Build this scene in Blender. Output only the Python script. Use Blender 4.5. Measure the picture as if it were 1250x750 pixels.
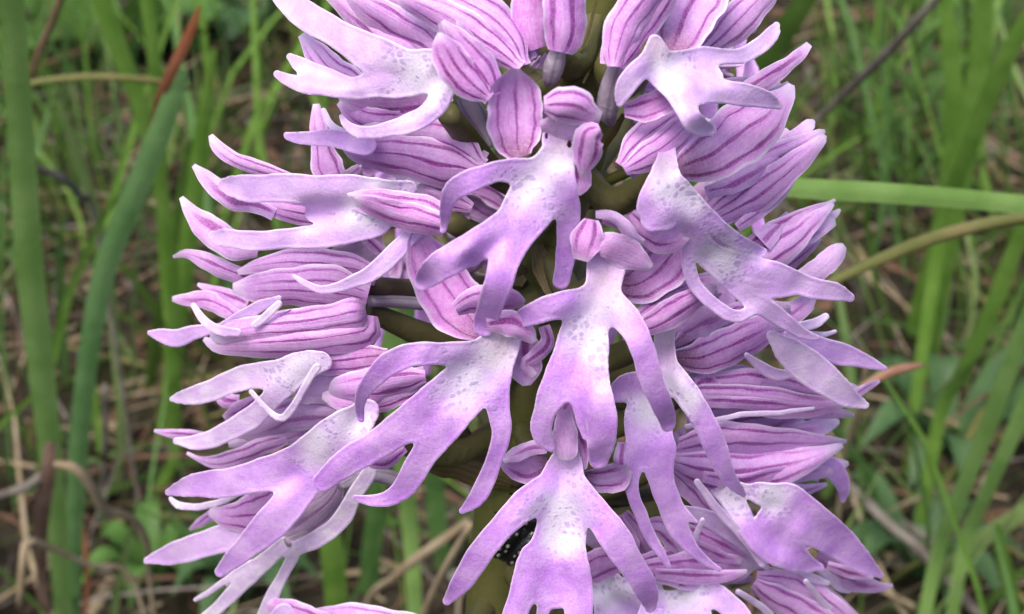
import bpy, math, random
import numpy as np
from mathutils import Vector, Matrix

for o in list(bpy.data.objects):
    bpy.data.objects.remove(o)
scene = bpy.context.scene
col = scene.collection

# ------------------------------------------------------------------ camera
PITCH = math.radians(31.0)
HFOV = math.radians(36.0)
DIST = 0.131                       # camera to the flower stem, metres
ZC = 0.20                          # height of the middle of the flower spike
TH = math.tan(HFOV / 2)
CAM = Vector((0.0, -DIST * math.cos(PITCH), ZC + DIST * math.sin(PITCH)))
cam_d = bpy.data.cameras.new('camera')
cam_d.sensor_width = 36.0
cam_d.lens = 18.0 / TH
cam_d.clip_start = 0.005
cam_d.clip_end = 200.0
cam = bpy.data.objects.new('camera', cam_d)
cam.location = CAM
cam.rotation_euler = (math.pi / 2 - PITCH, 0, 0)
col.objects.link(cam)
scene.camera = cam
cam_d.dof.use_dof = True
cam_d.dof.focus_distance = 0.112
cam_d.dof.aperture_fstop = 66.0

# ------------------------------------------------------------------ sky, sun, exposure
SUN_EL, SUN_AZ = math.radians(58), math.radians(205)
world = bpy.data.worlds.new('World')
scene.world = world
world.use_nodes = True
wn = world.node_tree
sky = wn.nodes.new('ShaderNodeTexSky')
sky.sky_type = 'NISHITA'
sky.sun_disc = False
sky.sun_elevation = SUN_EL
sky.sun_rotation = SUN_AZ
sky.air_density = 0.8
sky.dust_density = 4.0
sky.ozone_density = 0.4
wn.links.new(sky.outputs[0], wn.nodes['Background'].inputs[0])
wn.nodes['Background'].inputs[1].default_value = 0.105
sun_d = bpy.data.lights.new('sun', 'SUN')
sun_d.energy = 1.6
sun_d.angle = math.radians(26)
sun_d.color = (1.0, 0.94, 0.86)
sun = bpy.data.objects.new('sun', sun_d)
sd = Vector((math.sin(SUN_AZ) * math.cos(SUN_EL), math.cos(SUN_AZ) * math.cos(SUN_EL), math.sin(SUN_EL)))
sun.rotation_euler = sd.to_track_quat('Z', 'Y').to_euler()
sun.location = (0, 0, 3)
col.objects.link(sun)
vs = scene.view_settings
vs.view_transform = 'Standard'
vs.look = 'None'
vs.exposure = 1.0
vs.gamma = 1.0
vs.use_curve_mapping = False

# ------------------------------------------------------------------ helpers
def pix(x, y, d):
    """photo pixel (1250x750) -> world point on the vertical plane d mm in front of the stem"""
    rx = (x - 625.0) / 625.0 * TH
    ru = (375.0 - y) / 625.0 * TH
    c, s = math.cos(PITCH), math.sin(PITCH)
    vx, vy, vz = rx, c + ru * s, -s + ru * c
    t = (-d * 0.001 - CAM.y) / vy
    return np.stack([CAM.x + vx * t, CAM.y + vy * t, CAM.z + vz * t], -1)

def P(x, y, d):
    return Vector(pix(np.float64(x), np.float64(y), np.float64(d)))

def parse(s):
    return np.array([[float(v) for v in q.split(',')] for q in s.split()])

def spline(pts, n):
    """Catmull-Rom through the rows of pts, n samples evenly spread along the first two columns"""
    pts = np.asarray(pts, float)
    if len(pts) == 2:
        t = np.linspace(0, 1, n)[:, None]
        return pts[0] * (1 - t) + pts[1] * t
    q = np.vstack([2 * pts[0] - pts[1], pts, 2 * pts[-1] - pts[-2]])
    out = []
    for i in range(1, len(q) - 2):
        for t in np.linspace(0, 1, 16, endpoint=False):
            a, b, c, d = q[i - 1], q[i], q[i + 1], q[i + 2]
            out.append(.5 * (2 * b + (c - a) * t + (2 * a - 5 * b + 4 * c - d) * t * t + (3 * b - a - 3 * c + d) * t ** 3))
    out.append(pts[-1])
    out = np.array(out)
    seg = np.r_[0, np.cumsum(np.linalg.norm(np.diff(out[:, :2], axis=0), axis=1) + 1e-6)]
    tt = np.linspace(0, seg[-1], n)
    return np.stack([np.interp(tt, seg, out[:, k]) for k in range(out.shape[1])], 1)

def add_attr(me, name, vals):
    a = me.attributes.new(name, 'FLOAT', 'POINT')
    a.data.foreach_set('value', np.asarray(vals, np.float32))

def mesh_obj(name, verts, faces, mat, parent=None, origin=None, attrs=None, smooth=True):
    me = bpy.data.meshes.new(name)
    v = np.asarray(verts, float)
    if origin is not None:
        v = v - np.array(origin)
    me.from_pydata(v.tolist(), [], [tuple(int(i) for i in f) for f in faces])
    if attrs:
        for k, a in attrs.items():
            add_attr(me, k, a)
    me.materials.append(mat)
    if smooth:
        me.polygons.foreach_set('use_smooth', [True] * len(me.polygons))
    me.update()
    o = bpy.data.objects.new(name, me)
    col.objects.link(o)
    if parent is not None:
        o.parent = parent
    elif origin is not None:
        o.location = origin
    return o

def tag(o, label=None, cat=None, group=None, kind=None):
    if label: o['label'] = label
    if cat: o['category'] = cat
    if group: o['group'] = group
    if kind: o['kind'] = kind
    return o

# ------------------------------------------------------------------ materials
class NT:
    def __init__(s, name):
        s.m = bpy.data.materials.new(name)
        s.m.use_nodes = True
        s.t = s.m.node_tree
        s.b = s.t.nodes['Principled BSDF']
        s.out = s.t.nodes['Material Output']
    def n(s, typ, **kw):
        nd = s.t.nodes.new(typ)
        for k, v in kw.items():
            setattr(nd, k, v)
        return nd
    def set(s, sock, v):
        if hasattr(v, 'is_linked') or hasattr(v, 'links'):
            s.t.links.new(v, sock)
        else:
            sock.default_value = v
    def attr(s, name):
        return s.n('ShaderNodeAttribute', attribute_name=name).outputs['Fac']
    def attrc(s, name):
        return s.n('ShaderNodeAttribute', attribute_name=name).outputs['Color']
    def math(s, op, a, b=0.0, c=0.0, clamp=False):
        nd = s.n('ShaderNodeMath', operation=op, use_clamp=clamp)
        s.set(nd.inputs[0], a); s.set(nd.inputs[1], b); s.set(nd.inputs[2], c)
        return nd.outputs[0]
    def mix(s, f, a, b, blend='MIX'):
        nd = s.n('ShaderNodeMix', data_type='RGBA', blend_type=blend)
        s.set(nd.inputs[0], f)
        s.set(nd.inputs[6], a if not isinstance(a, tuple) else (*a, 1))
        s.set(nd.inputs[7], b if not isinstance(b, tuple) else (*b, 1))
        return nd.outputs[2]
    def ramp(s, v, lo, hi, a=0.0, b=1.0):
        nd = s.n('ShaderNodeMapRange', interpolation_type='SMOOTHSTEP')
        s.set(nd.inputs[0], v)
        for i, q in enumerate((lo, hi, a, b)):
            s.set(nd.inputs[1 + i], q)
        return nd.outputs[0]
    def noise(s, scale, detail=2.0, rough=.5, vec=None, out='Fac'):
        nd = s.n('ShaderNodeTexNoise')
        nd.inputs['Scale'].default_value = scale
        nd.inputs['Detail'].default_value = detail
        nd.inputs['Roughness'].default_value = rough
        s.set(nd.inputs['Vector'], vec if vec is not None else s.obj())
        return nd.outputs[out]
    def obj(s):
        if not hasattr(s, '_o'):
            s._o = s.n('ShaderNodeTexCoord').outputs['Object']
        return s._o
    def rand(s):
        return s.n('ShaderNodeObjectInfo').outputs['Random']
    def bump(s, h, strength, dist):
        nd = s.n('ShaderNodeBump')
        nd.inputs['Strength'].default_value = strength
        nd.inputs['Distance'].default_value = dist
        s.set(nd.inputs['Height'], h)
        s.t.links.new(nd.outputs[0], s.b.inputs['Normal'])
        s.nrm = nd.outputs[0]
    def finish(s, colour, rough=.5, spec=.3, trans=0.0, tcol=None):
        s.set(s.b.inputs['Base Color'], colour if not isinstance(colour, tuple) else (*colour, 1))
        s.set(s.b.inputs['Roughness'], rough)
        s.b.inputs['Specular IOR Level'].default_value = spec
        if trans > 0:
            tr = s.n('ShaderNodeBsdfTranslucent')
            s.set(tr.inputs[0], tcol if tcol is not None else colour)
            mx = s.n('ShaderNodeMixShader')
            mx.inputs[0].default_value = trans
            s.t.links.new(s.b.outputs[0], mx.inputs[1])
            s.t.links.new(tr.outputs[0], mx.inputs[2])
            s.t.links.new(mx.outputs[0], s.out.inputs[0])
        return s.m

def sepal_material():
    k = NT('striped_sepal')
    uu, vv, su, tone = k.attr('uu'), k.attr('vv'), k.attr('su'), k.attr('tone')
    rnd = k.rand()
    # streaks that run along the blade
    cb = k.n('ShaderNodeCombineXYZ')
    k.set(cb.inputs[0], k.math('MULTIPLY', uu, 7.0)); k.set(cb.inputs[1], k.math('MULTIPLY', vv, 1.6)); k.set(cb.inputs[2], k.math('MULTIPLY', rnd, 40.0))
    streak = k.noise(1.0, 3, .6, cb.outputs[0])
    # veins: uneven in width, wandering, fading out and forking towards the tip
    wob = k.math('MULTIPLY', k.math('SUBTRACT', k.noise(200, 2), .5), .8)
    s = k.math('ADD', su, wob)
    fr = k.math('ABSOLUTE', k.math('SUBTRACT', k.math('FRACT', s), .5))
    wid = k.math('ADD', .06, k.math('MULTIPLY', k.ramp(k.noise(300, 2), .3, .7), .16))
    line = k.math('SUBTRACT', 1.0, k.ramp(fr, k.math('MULTIPLY', wid, .35), k.math('MULTIPLY', wid, 1.0)))
    halo = k.math('SUBTRACT', 1.0, k.ramp(fr, 0.0, .36))
    au = k.math('ABSOLUTE', uu)
    inner = k.math('SUBTRACT', 1.0, k.ramp(au, .66, .92))
    lenf = k.math('MULTIPLY', k.ramp(vv, -.02, .10), k.ramp(vv, .95, .55))
    patch = k.ramp(k.noise(150, 2), .25, .50, .55, 1.0)
    amt = k.math('MULTIPLY', k.math('MULTIPLY', inner, lenf), k.ramp(tone, 0.0, .5, .2, 1.0))
    veins = k.math('MULTIPLY', k.math('MULTIPLY', line, patch), k.math('MULTIPLY', amt, .92))
    halo = k.math('MULTIPLY', k.math('MULTIPLY', halo, amt), .42)
    base = k.mix(k.ramp(tone, 0, 1), (.76, .53, .84), (.72, .25, .70))
    base = k.mix(k.ramp(k.noise(260, 3), .32, .68, 0, .40), base, (.55, .25, .72))
    base = k.mix(k.ramp(streak, .48, .75, 0, .55), base, (.74, .54, .86))
    base = k.mix(k.ramp(streak, .50, .25, 0, .45), base, (.52, .18, .64))
    base = k.mix(halo, base, (.47, .085, .52))
    base = k.mix(k.ramp(k.noise(1700, 2), .40, .75, 0, .35), base, (.78, .62, .88))
    en = k.math('MULTIPLY', k.math('SUBTRACT', k.noise(500, 2), .5), .16)
    edge = k.ramp(k.math('ADD', au, en), .85, .98, 0, .9)  # pale margin: the petal's own, strengthened by rim light put into the colour
    tip = k.ramp(vv, .84, 1.0, 0, .7)
    base = k.mix(k.math('MAXIMUM', edge, tip), base, (.80, .70, .87))
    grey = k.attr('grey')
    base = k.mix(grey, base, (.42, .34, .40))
    c = k.mix(veins, base, (.25, .006, .25))
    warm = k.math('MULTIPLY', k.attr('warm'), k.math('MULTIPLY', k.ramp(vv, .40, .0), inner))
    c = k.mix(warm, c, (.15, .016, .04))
    c = k.mix(k.math('MULTIPLY', rnd, .12), c, (.50, .30, .76))
    c = k.mix(k.ramp(k.noise(6500, 2, .7), .38, .66, .0, .30), c, k.mix(.5, c, (1.0, .9, 1.0)))
    c = k.mix(k.ramp(k.noise(5200, 2, .7), .50, .30, .0, .25), c, k.mix(.5, c, (.30, .04, .36)))
    h = k.math('SUBTRACT', k.math('ADD', k.math('MULTIPLY', k.noise(5200, 2), .35), k.math('MULTIPLY', streak, .5)), k.math('MULTIPLY', veins, .45))
    k.bump(h, .6, .00016)
    return k.finish(c, .46, .32, .15)

def lip_material():
    k = NT('lip_tissue')
    wh, ed = k.attr('white'), k.attr('edge')
    n1 = k.noise(300, 4, .6)
    w2 = k.math('ADD', wh, k.math('MULTIPLY', k.math('SUBTRACT', n1, .5), .8))
    pur = k.mix(k.ramp(k.noise(330, 4, .6), .28, .72), (.56, .22, .81), (.77, .46, .92))
    pur = k.mix(k.ramp(k.noise(2300, 3, .6), .45, .70, 0, .45), pur, (.54, .22, .78))
    pale = k.mix(k.attr('palec'), pur, k.mix(k.ramp(k.noise(700, 3), .35, .7), (.76, .57, .88), (.88, .76, .93)))
    c = k.mix(k.ramp(w2, .28, .92, 0, .92), pale, (.79, .75, .87))
    # papillae: small violet dots round the pale middle, of uneven size
    wv = k.n('ShaderNodeVectorMath', operation='MULTIPLY_ADD')
    k.t.links.new(k.noise(800, 2, .5, None, 'Color'), wv.inputs[0])
    wv.inputs[1].default_value = (.0009,) * 3
    k.t.links.new(k.obj(), wv.inputs[2])
    vo = k.n('ShaderNodeTexVoronoi'); vo.inputs['Scale'].default_value = 2100
    k.t.links.new(wv.outputs[0], vo.inputs['Vector'])
    size = k.ramp(k.noise(520, 2), .38, .62, .04, .46)
    dot = k.ramp(k.math('SUBTRACT', size, vo.outputs['Distance']), -.10, .16)
    zone = k.math('MULTIPLY', k.ramp(wh, .18, .42), k.ramp(wh, 1.35, .95))
    c = k.mix(k.math('MULTIPLY', dot, k.math('MULTIPLY', zone, .62)), c, (.40, .27, .58))
    vs2 = k.n('ShaderNodeTexVoronoi'); vs2.inputs['Scale'].default_value = 4200
    k.t.links.new(wv.outputs[0], vs2.inputs['Vector'])
    fine = k.math('MULTIPLY', k.ramp(vs2.outputs['Distance'], .36, .16), k.math('MULTIPLY', k.ramp(wh, .02, .3), k.ramp(k.noise(900, 2), .42, .6, 0, .5)))
    c = k.mix(fine, c, (.44, .24, .62))
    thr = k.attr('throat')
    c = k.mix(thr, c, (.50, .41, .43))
    edn = k.math('ADD', ed, k.math('MULTIPLY', k.math('SUBTRACT', k.noise(600, 2), .5), .10))
    c = k.mix(k.ramp(edn, .16, .03, 0, .6), c, (.84, .75, .90))  # pale lip rim, partly its own tint, partly painted rim light
    c = k.mix(k.math('MULTIPLY', k.rand(), .12), c, (.66, .40, .86))
    c = k.mix(k.ramp(k.noise(6500, 2, .7), .38, .66, .0, .26), c, k.mix(.5, c, (1.0, .92, 1.0)))
    c = k.mix(k.ramp(k.noise(5200, 2, .7), .50, .30, .0, .28), c, k.mix(.5, c, (.30, .08, .50)))
    h = k.math('ADD', k.math('ADD', k.math('MULTIPLY', k.noise(900, 3, .6), 1.1), k.math('MULTIPLY', k.noise(5500, 3, .6), .7)), k.math('MULTIPLY', k.math('MULTIPLY', dot, zone), .35))
    k.bump(h, .5, .00012)
    return k.finish(c, .42, .38, .12)

def plain(name, c1, c2, scale, rough=.6, spec=.25, trans=0.0, bs=None, bd=.0002, ribs=0):
    k = NT(name)
    c = k.mix(k.ramp(k.noise(scale, 3), .3, .7), c1, c2)
    h = k.noise(scale * 5, 3)
    if ribs:
        r = k.math('ABSOLUTE', k.math('SUBTRACT', k.math('FRACT', k.math('MULTIPLY', k.attr('uu'), ribs)), .5))
        c = k.mix(k.ramp(r, .32, .5, 0, .55), c, tuple(q * .45 for q in c1))
        h = k.math('ADD', h, k.math('MULTIPLY', r, -1.2))
    k.bump(h, .5, bd)
    return k.finish(c, rough, spec, trans)

M_SEPAL = sepal_material()
M_LIP = lip_material()
M_STEM = plain('olive_stem', (.10, .115, .026), (.135, .13, .042), 240, .5, .35)
M_OVARY = plain('twisted_ovary', (.070, .055, .030), (.115, .080, .058), 320, .5, .3)
M_OLIVE = plain('olive_ovary', (.085, .085, .028), (.12, .11, .045), 300, .5, .3)
M_SPUR = plain('spur_tissue', (.46, .37, .48), (.56, .49, .58), 420, .5, .3, .2, ribs=1)
M_BRACT = plain('bract_tissue', (.13, .105, .035), (.19, .15, .075), 300, .55, .3, .15, ribs=3)
M_DARK = plain('stigma', (.030, .004, .008), (.055, .007, .016), 900, .7, .2)

# ------------------------------------------------------------------ shape builders
RNG = np.random.default_rng(7)
PPMM = 14.7

def ribbon(pts, d0, d1, bulge, dm=None, nw=11, thick=.16, veins=3, ripple=.09):
    """petal blade: pts rows x,y,halfwidth in photo pixels; depth d0 (base) .. d1 (tip) mm"""
    p = parse(pts) if isinstance(pts, str) else np.asarray(pts, float)
    t = np.linspace(0, 1, len(p))
    d = d0 + (d1 - d0) * t
    if dm is not None:
        d = d + (dm - (d0 + d1) / 2) * 4 * t * (1 - t)
    p = np.column_stack([p, d])
    L = np.sum(np.linalg.norm(np.diff(p[:, :2], axis=0), axis=1))
    n = int(np.clip(L / 5, 10, 30))
    s = spline(p, n)
    if veins >= 2 and p[:, 2].max() > 14:
        s[:, 2] *= 1.07
        q0 = .40 * s[:, 2].max()
        ram = np.clip(1 - np.linspace(0, 1, n) / .22, 0, 1)
        s[:, 2] = np.maximum(s[:, 2], q0 * ram ** .5)
    s[:, 2] = np.maximum(s[:, 2], 1.0)
    tang = np.gradient(s[:, :2], axis=0)
    tang /= np.linalg.norm(tang, axis=1)[:, None] + 1e-9
    perp = np.stack([-tang[:, 1], tang[:, 0]], 1)
    u = np.sin(np.linspace(-1, 1, nw) * math.pi / 2 * .92) / math.sin(math.pi / 2 * .92)
    ph = RNG.uniform(0, 6.28, 6)
    v = np.linspace(0, 1, n)
    hwv = s[:, 2] * (1 + .045 * np.sin(v * 13 + ph[0]) + .03 * np.sin(v * 29 + ph[1]))
    X = s[:, 0, None] + perp[:, 0, None] * hwv[:, None] * u
    Y = s[:, 1, None] + perp[:, 1, None] * hwv[:, None] * u
    hm = s[:, 2, None] / PPMM
    prof = (1 - np.abs(u) ** 2.0)
    D = s[:, 3, None] + bulge * hm * prof[None, :]
    # soft longitudinal ribs between the veins and a rippled margin
    if veins:
        D = D +   .028 * np.cos((u[None, :] * .5 + .5) * veins * 2 * math.pi) * np.minimum(hm, 1.5) * (prof[None, :])
    D = D + ripple * np.minimum(hm, 1.6) * 1.6 * (np.abs(u)[None, :] ** 3) * np.sin(v[:, None] * 11 + ph[2] + (u[None, :] > 0) * ph[3])
    D = D + RNG.normal(0, .28) * u[None, :] * hm * (.3 + v[:, None]) + RNG.uniform(-.1, .35) * hm * np.maximum(0, u[None, :] * RNG.choice([-1, 1]) - .45) ** 1.5
    D = D + .12 * np.sin(v[:, None] * 5 + ph[4] + u[None, :] * 1.5) * np.minimum(hm, 1.2)
    th = thick * np.sqrt(np.clip(1 - u ** 2, 0, 1))[None, :] + .03
    F = pix(X, Y, D).reshape(-1, 3)
    B = pix(X, Y, D - th).reshape(-1, 3)
    N = n * nw
    faces = []
    for i in range(n - 1):
        for j in range(nw - 1):
            a = i * nw + j
            faces.append((a, a + 1, a + nw + 1, a + nw))
            faces.append((N + a, N + a + nw, N + a + nw + 1, N + a + 1))
    # rim with its own vertices, so that the margin stays crisp
    loop = [i * nw for i in range(n)] + [(n - 1) * nw + j for j in range(1, nw)] + [i * nw + nw - 1 for i in range(n - 2, -1, -1)] + [j for j in range(nw - 2, 0, -1)]
    m = len(loop)
    rim = np.vstack([F[loop], B[loop]])
    for q in range(m):
        r = (q + 1) % m
        faces.append((2 * N + q, 2 * N + r, 2 * N + m + r, 2 * N + m + q))
    uu = np.tile(np.tile(u, n), 2)
    vv = np.tile(np.repeat(v, nw), 2)
    uu = np.r_[uu, uu[loop], uu[loop]]; vv = np.r_[vv, vv[loop], vv[loop]]
    return np.vstack([F, B, rim]), faces, uu, vv

def tube(world_pts, radii, ns=10, bumps=0.0):
    """round stalk through world points (Vectors)"""
    pts = np.array([[*p, r] for p, r in zip(world_pts, radii)])
    q = spline(np.column_stack([pts[:, :3], pts[:, 3]]) if len(pts) > 2 else pts, max(8, len(pts) * 5)) if len(pts) > 2 else spline(pts, 8)
    V, uu, vv = [], [], []
    n = len(q)
    up = np.array([0.13, 0.9, 0.31])
    for i in range(n):
        t = q[min(i + 1, n - 1), :3] - q[max(i - 1, 0), :3]
        t = t / (np.linalg.norm(t) + 1e-12)
        a = np.cross(t, up); a /= np.linalg.norm(a) + 1e-12
        b = np.cross(t, a)
        for j in range(ns):
            an = 2 * math.pi * j / ns
            r = q[i, 3] * (1 + bumps * math.cos(an * 3 + i * .25))
            V.append(q[i, :3] + r * (a * math.cos(an) + b * math.sin(an)))
            uu.append(abs(2 * j / ns - 1) * 2 - 1); vv.append(i / (n - 1))
    F = []
    for i in range(n - 1):
        for j in range(ns):
            F.append((i * ns + j, i * ns + (j + 1) % ns, (i + 1) * ns + (j + 1) % ns, (i + 1) * ns + j))
    F.append(tuple(range(ns))[::-1])
    F.append(tuple((n - 1) * ns + j for j in range(ns)))
    return np.array(V), F, np.array(uu), np.array(vv)

def lip_mesh(limbs, white, pale=0.0, step=1.7, K=5.0, T=.22, throat=None):
    """labellum: smooth union of tapered limbs (photo pixels) inflated into a fleshy sheet"""
    segs = []
    allp = []
    for (d0, d1, s, *rest) in limbs:
        p = parse(s)
        t = np.linspace(0, 1, len(p))
        d = d0 + (d1 - d0) * t
        if rest:
            d = d + (rest[0] - (d0 + d1) / 2) * 4 * t * (1 - t)
        q = spline(np.column_stack([p, d]), max(4, 3 * len(p)))
        q[:, 2] = np.maximum(q[:, 2], 1.5)
        allp.append(q)
    A = np.vstack(allp)
    x0, y0 = (A[:, :2] - A[:, 2:3]).min(0) - 8
    x1, y1 = (A[:, :2] + A[:, 2:3]).max(0) + 8
    gx = np.arange(x0, x1 + step, step); gy = np.arange(y0, y1 + step, step)
    ph = RNG.uniform(0, 6.28, 8)
    def field(X, Y):
        Fs, Ds = [], []
        Xw = X + 1.2 * np.sin(Y * .075 + ph[0]) + .3 * np.sin(Y * .21 + X * .1 + ph[1])
        Yw = Y + 1.2 * np.sin(X * .08 + ph[2]) + .3 * np.sin(X * .2 - Y * .1 + ph[3])
        for q in allp:
            bf = np.full(X.shape, 1e9); bd = np.zeros(X.shape)
            for a, b in zip(q[:-1], q[1:]):
                dx, dy = b[0] - a[0], b[1] - a[1]
                l2 = dx * dx + dy * dy + 1e-9
                h = np.clip(((Xw - a[0]) * dx + (Yw - a[1]) * dy) / l2, 0, 1)
                f = np.hypot(Xw - a[0] - h * dx, Yw - a[1] - h * dy) - (a[2] + (b[2] - a[2]) * h)
                m = f < bf
                bf = np.where(m, f, bf); bd = np.where(m, a[3] + (b[3] - a[3]) * h, bd)
            Fs.append(bf); Ds.append(bd)
        Fs = np.array(Fs); Ds = np.array(Ds)
        mn = Fs.min(0)
        w = np.exp(-np.clip((Fs - mn) / K, 0, 40))
        f = mn - K * .42 * np.log(np.exp(-np.clip((Fs - mn) / (K * .42), 0, 40)).sum(0)) - .3
        # blend depths with a wider kernel so that limbs leave the body smoothly
        w2 = np.exp(-np.clip((Fs - mn) / 9.0, 0, 40))
        return f, (w2 * Ds).sum(0) / w2.sum(0)
    X, Y = np.meshgrid(gx, gy)
    f, D = field(X, Y)
    ins = f < 0
    # snap the outside corners of boundary cells onto the outline
    cell = ins[:-1, :-1] | ins[1:, :-1] | ins[:-1, 1:] | ins[1:, 1:]
    used = np.zeros_like(ins)
    used[:-1, :-1] |= cell; used[1:, :-1] |= cell; used[:-1, 1:] |= cell; used[1:, 1:] |= cell
    rim = used & ~ins
    for _ in range(2):
        fx, _d = field(X + .3, Y); fy, _d = field(X, Y + .3); f0, _d = field(X, Y)
        g = np.stack([(fx - f0) / .3, (fy - f0) / .3]); g2 = (g ** 2).sum(0) + 1e-6
        sh = np.clip(f0 / g2, -4, 4)
        X = np.where(rim, X - sh * g[0], X); Y = np.where(rim, Y - sh * g[1], Y)
    f, D = field(X, Y)
    wgt = used.astype(float)
    for _ in range(20):
        num = np.zeros_like(D); den = np.zeros_like(D)
        for dy, dx in ((0, 0), (1, 0), (-1, 0), (0, 1), (0, -1)):
            num += np.roll(np.roll(D * wgt, dy, 0), dx, 1); den += np.roll(np.roll(wgt, dy, 0), dx, 1)
        D = np.where(used, num / np.maximum(den, 1e-9), D)
    s = np.clip(-f / 10.0, 0, 1)
    s = np.where(rim, 0, s)
    h = T * np.sqrt(np.clip(1 - (1 - s) ** 2, 0, 1))
    D = D + .13 * np.sin(X * .05 + ph[4]) * np.sin(Y * .055 + ph[5]) + .03 * np.sin(X * .15 + Y * .11 + ph[6]) + .16 * np.exp(-(f / 3.5) ** 2)
    idx = -np.ones(X.shape, int)
    idx[used] = np.arange(used.sum())
    n = used.sum()
    front = pix(X[used], Y[used], (D + h)[used])
    inner = used
    bidx = idx.copy()
    bidx[inner] = n + np.arange(inner.sum())
    back = pix(X[inner], Y[inner], (D - .35 * h - .07)[inner])
    faces = []
    ii, jj = np.nonzero(cell)
    for i, j in zip(ii, jj):
        a, b, c, d = idx[i, j], idx[i, j + 1], idx[i + 1, j + 1], idx[i + 1, j]
        faces.append((a, d, c, b))
        a2, b2, c2, d2 = bidx[i, j], bidx[i, j + 1], bidx[i + 1, j + 1], bidx[i + 1, j]
        if not (a2 == a and b2 == b and c2 == c and d2 == d):
            faces.append((a2, b2, c2, d2))
    def wf(X, Y):
        w = np.zeros(X.shape)
        for (wx, wy, wr) in white:
            w = np.maximum(w, 1.0 - .75 * np.hypot(X - wx, Y - wy) / wr)
        return np.clip(w, 0, 1)
    W = wf(X, Y)
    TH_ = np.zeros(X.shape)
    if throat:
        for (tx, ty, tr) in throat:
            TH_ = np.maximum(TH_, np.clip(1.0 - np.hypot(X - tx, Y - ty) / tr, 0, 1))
    cat = lambda Q: np.r_[Q[used], Q[inner]]
    V = np.vstack([front, back])
    return V, faces, dict(white=cat(W), edge=cat(s), throat=cat(TH_) * .8, palec=np.full(len(V), pale))

STEM = parse("745,-160 738,-60 733,-20 724,60 716,130 700,200 678,260 660,320 648,400 636,500 618,600 608,680 600,770 592,900")
def stem_at(y):
    return P(np.interp(y, STEM[:, 1], STEM[:, 0]), y, 0.0)

def S(d0, d1, pts, n=3, b=.45, t=.5, dm=None, grey=0.0, warm=0.0, kind='sepal', ph=0.0):
    return ('R', kind, d0, d1, pts, n, b, t, dm, grey, warm, ph)
def PT(d0, d1, pts, n=2, b=.5, t=.6, **k):
    return S(d0, d1, pts, n, b, t, kind='petal', **k)
def LB(d0, d1, pts, pale=.3, b=.35):
    """a free lobe of a lip seen apart from its body"""
    return ('L', [(d0, d1, pts)], [], pale, None)
def LIP(limbs, white, pale=0.0, throat=None):
    return ('L', limbs, white, pale, throat)
def SP(d0, d1, pts, mat='spur'):
    return ('T', mat, d0, d1, pts)
def EYE(x, y, r, d, sx=1.0):
    return ('E', x, y, r, d, sx)

flowers = []   # (anchor px x, y, d, ovary start y on stem, [pieces])
FL = flowers.append

# ------------------------------------------------------------------ the flowers of the spike
# front, upper middle
FL((680, 165, 19, 110, [
  LIP([(22, 24, "683,170,22 681,186,22 667,220,30 648,250,31 628,280,27"),
       (23, 20, "648,212,20 610,210,13 575,220,14 552,236,11 543,258,7 541,282,4", 24),
       (24, 21, "682,214,20 690,245,17 693,275,14 692,310,12 684,344,10"),
       (24, 23, "630,275,24 595,290,20 560,312,18 530,331,17 516,344,11", 26),
       (24, 23, "632,282,22 616,320,18 603,360,17 593,396,14", 26),
       (24, 22, "610,295,7 594,308,5 579,319,4")],
      [(655, 225, 62), (665, 200, 45)], throat=[(685, 178, 36)]),
  S(20, 20, "636,192,10 632,180,24 629,155,31 629,125,32 629,100,22 630,84,5", 3, -.45, .62, warm=.75),
  PT(24.6, 24, "664,128,9 682,128,20 702,130,22 719,140,15 733,145,8", 3, .5, .62),
  PT(24.6, 23.5, "733,158,7 720,166,17 716,188,17 713,206,9 711,217,3", 2, .4, .62),
  S(20, 20.5, "700,186,8 704,210,18 705,229,15 705,239,4", 1, -.6, .5, warm=.9),
  PT(23.5, 23.4, "660,155,7 674,153,12 692,157,16 706,166,9", 0, .3, .35),
  EYE(667, 166, 4, 23.8, .5), EYE(695, 176, 5, 23.8, .6),
]))
# front, left of the middle
FL((612, 410, 19, 300, [
  LIP([(22, 24, "617,406,22 606,428,25 584,456,31 555,485,35 522,512,31"),
       (23, 20, "592,436,18 548,431,14 510,433,14 474,444,15 452,466,11 441,488,7 440,512,4", 24.5),
       (23, 21, "602,446,22 607,485,16 611,525,12 605,558,10 595,585,10 580,610,10 564,624,4", 23),
       (24.5, 22, "540,500,28 495,520,22 455,545,18 420,568,17 394,588,12"),
       (24.5, 21, "545,510,26 522,548,17 503,582,15 486,602,12 462,610,8 433,609,4"),
       (24.5, 22.5, "512,522,7 480,540,5 462,551,4")],
      [(575, 460, 62), (596, 435, 50)], throat=[(612, 418, 42)]),
  S(19, 17, "590,410,9 572,390,28 549,362,35 529,330,29 515,300,19 511,277,5", 3, -.4, .8, warm=.6),
  PT(20.5, 20, "556,378,8 575,368,15 600,366,17 625,366,12 640,371,4", 2, .5, .6),
  PT(23.6, 23.2, "594,396,9 618,394,16 640,404,13 652,418,4", 1, .4, .6),
  S(20, 20, "638,398,10 639,425,21 641,452,21 643,471,5", 1, -.6, .4, warm=.9),
  PT(22, 21.5, "664,398,7 668,418,9 652,436,9 641,445,7 653,459,4", 1, .4, .45),
]))
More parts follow.
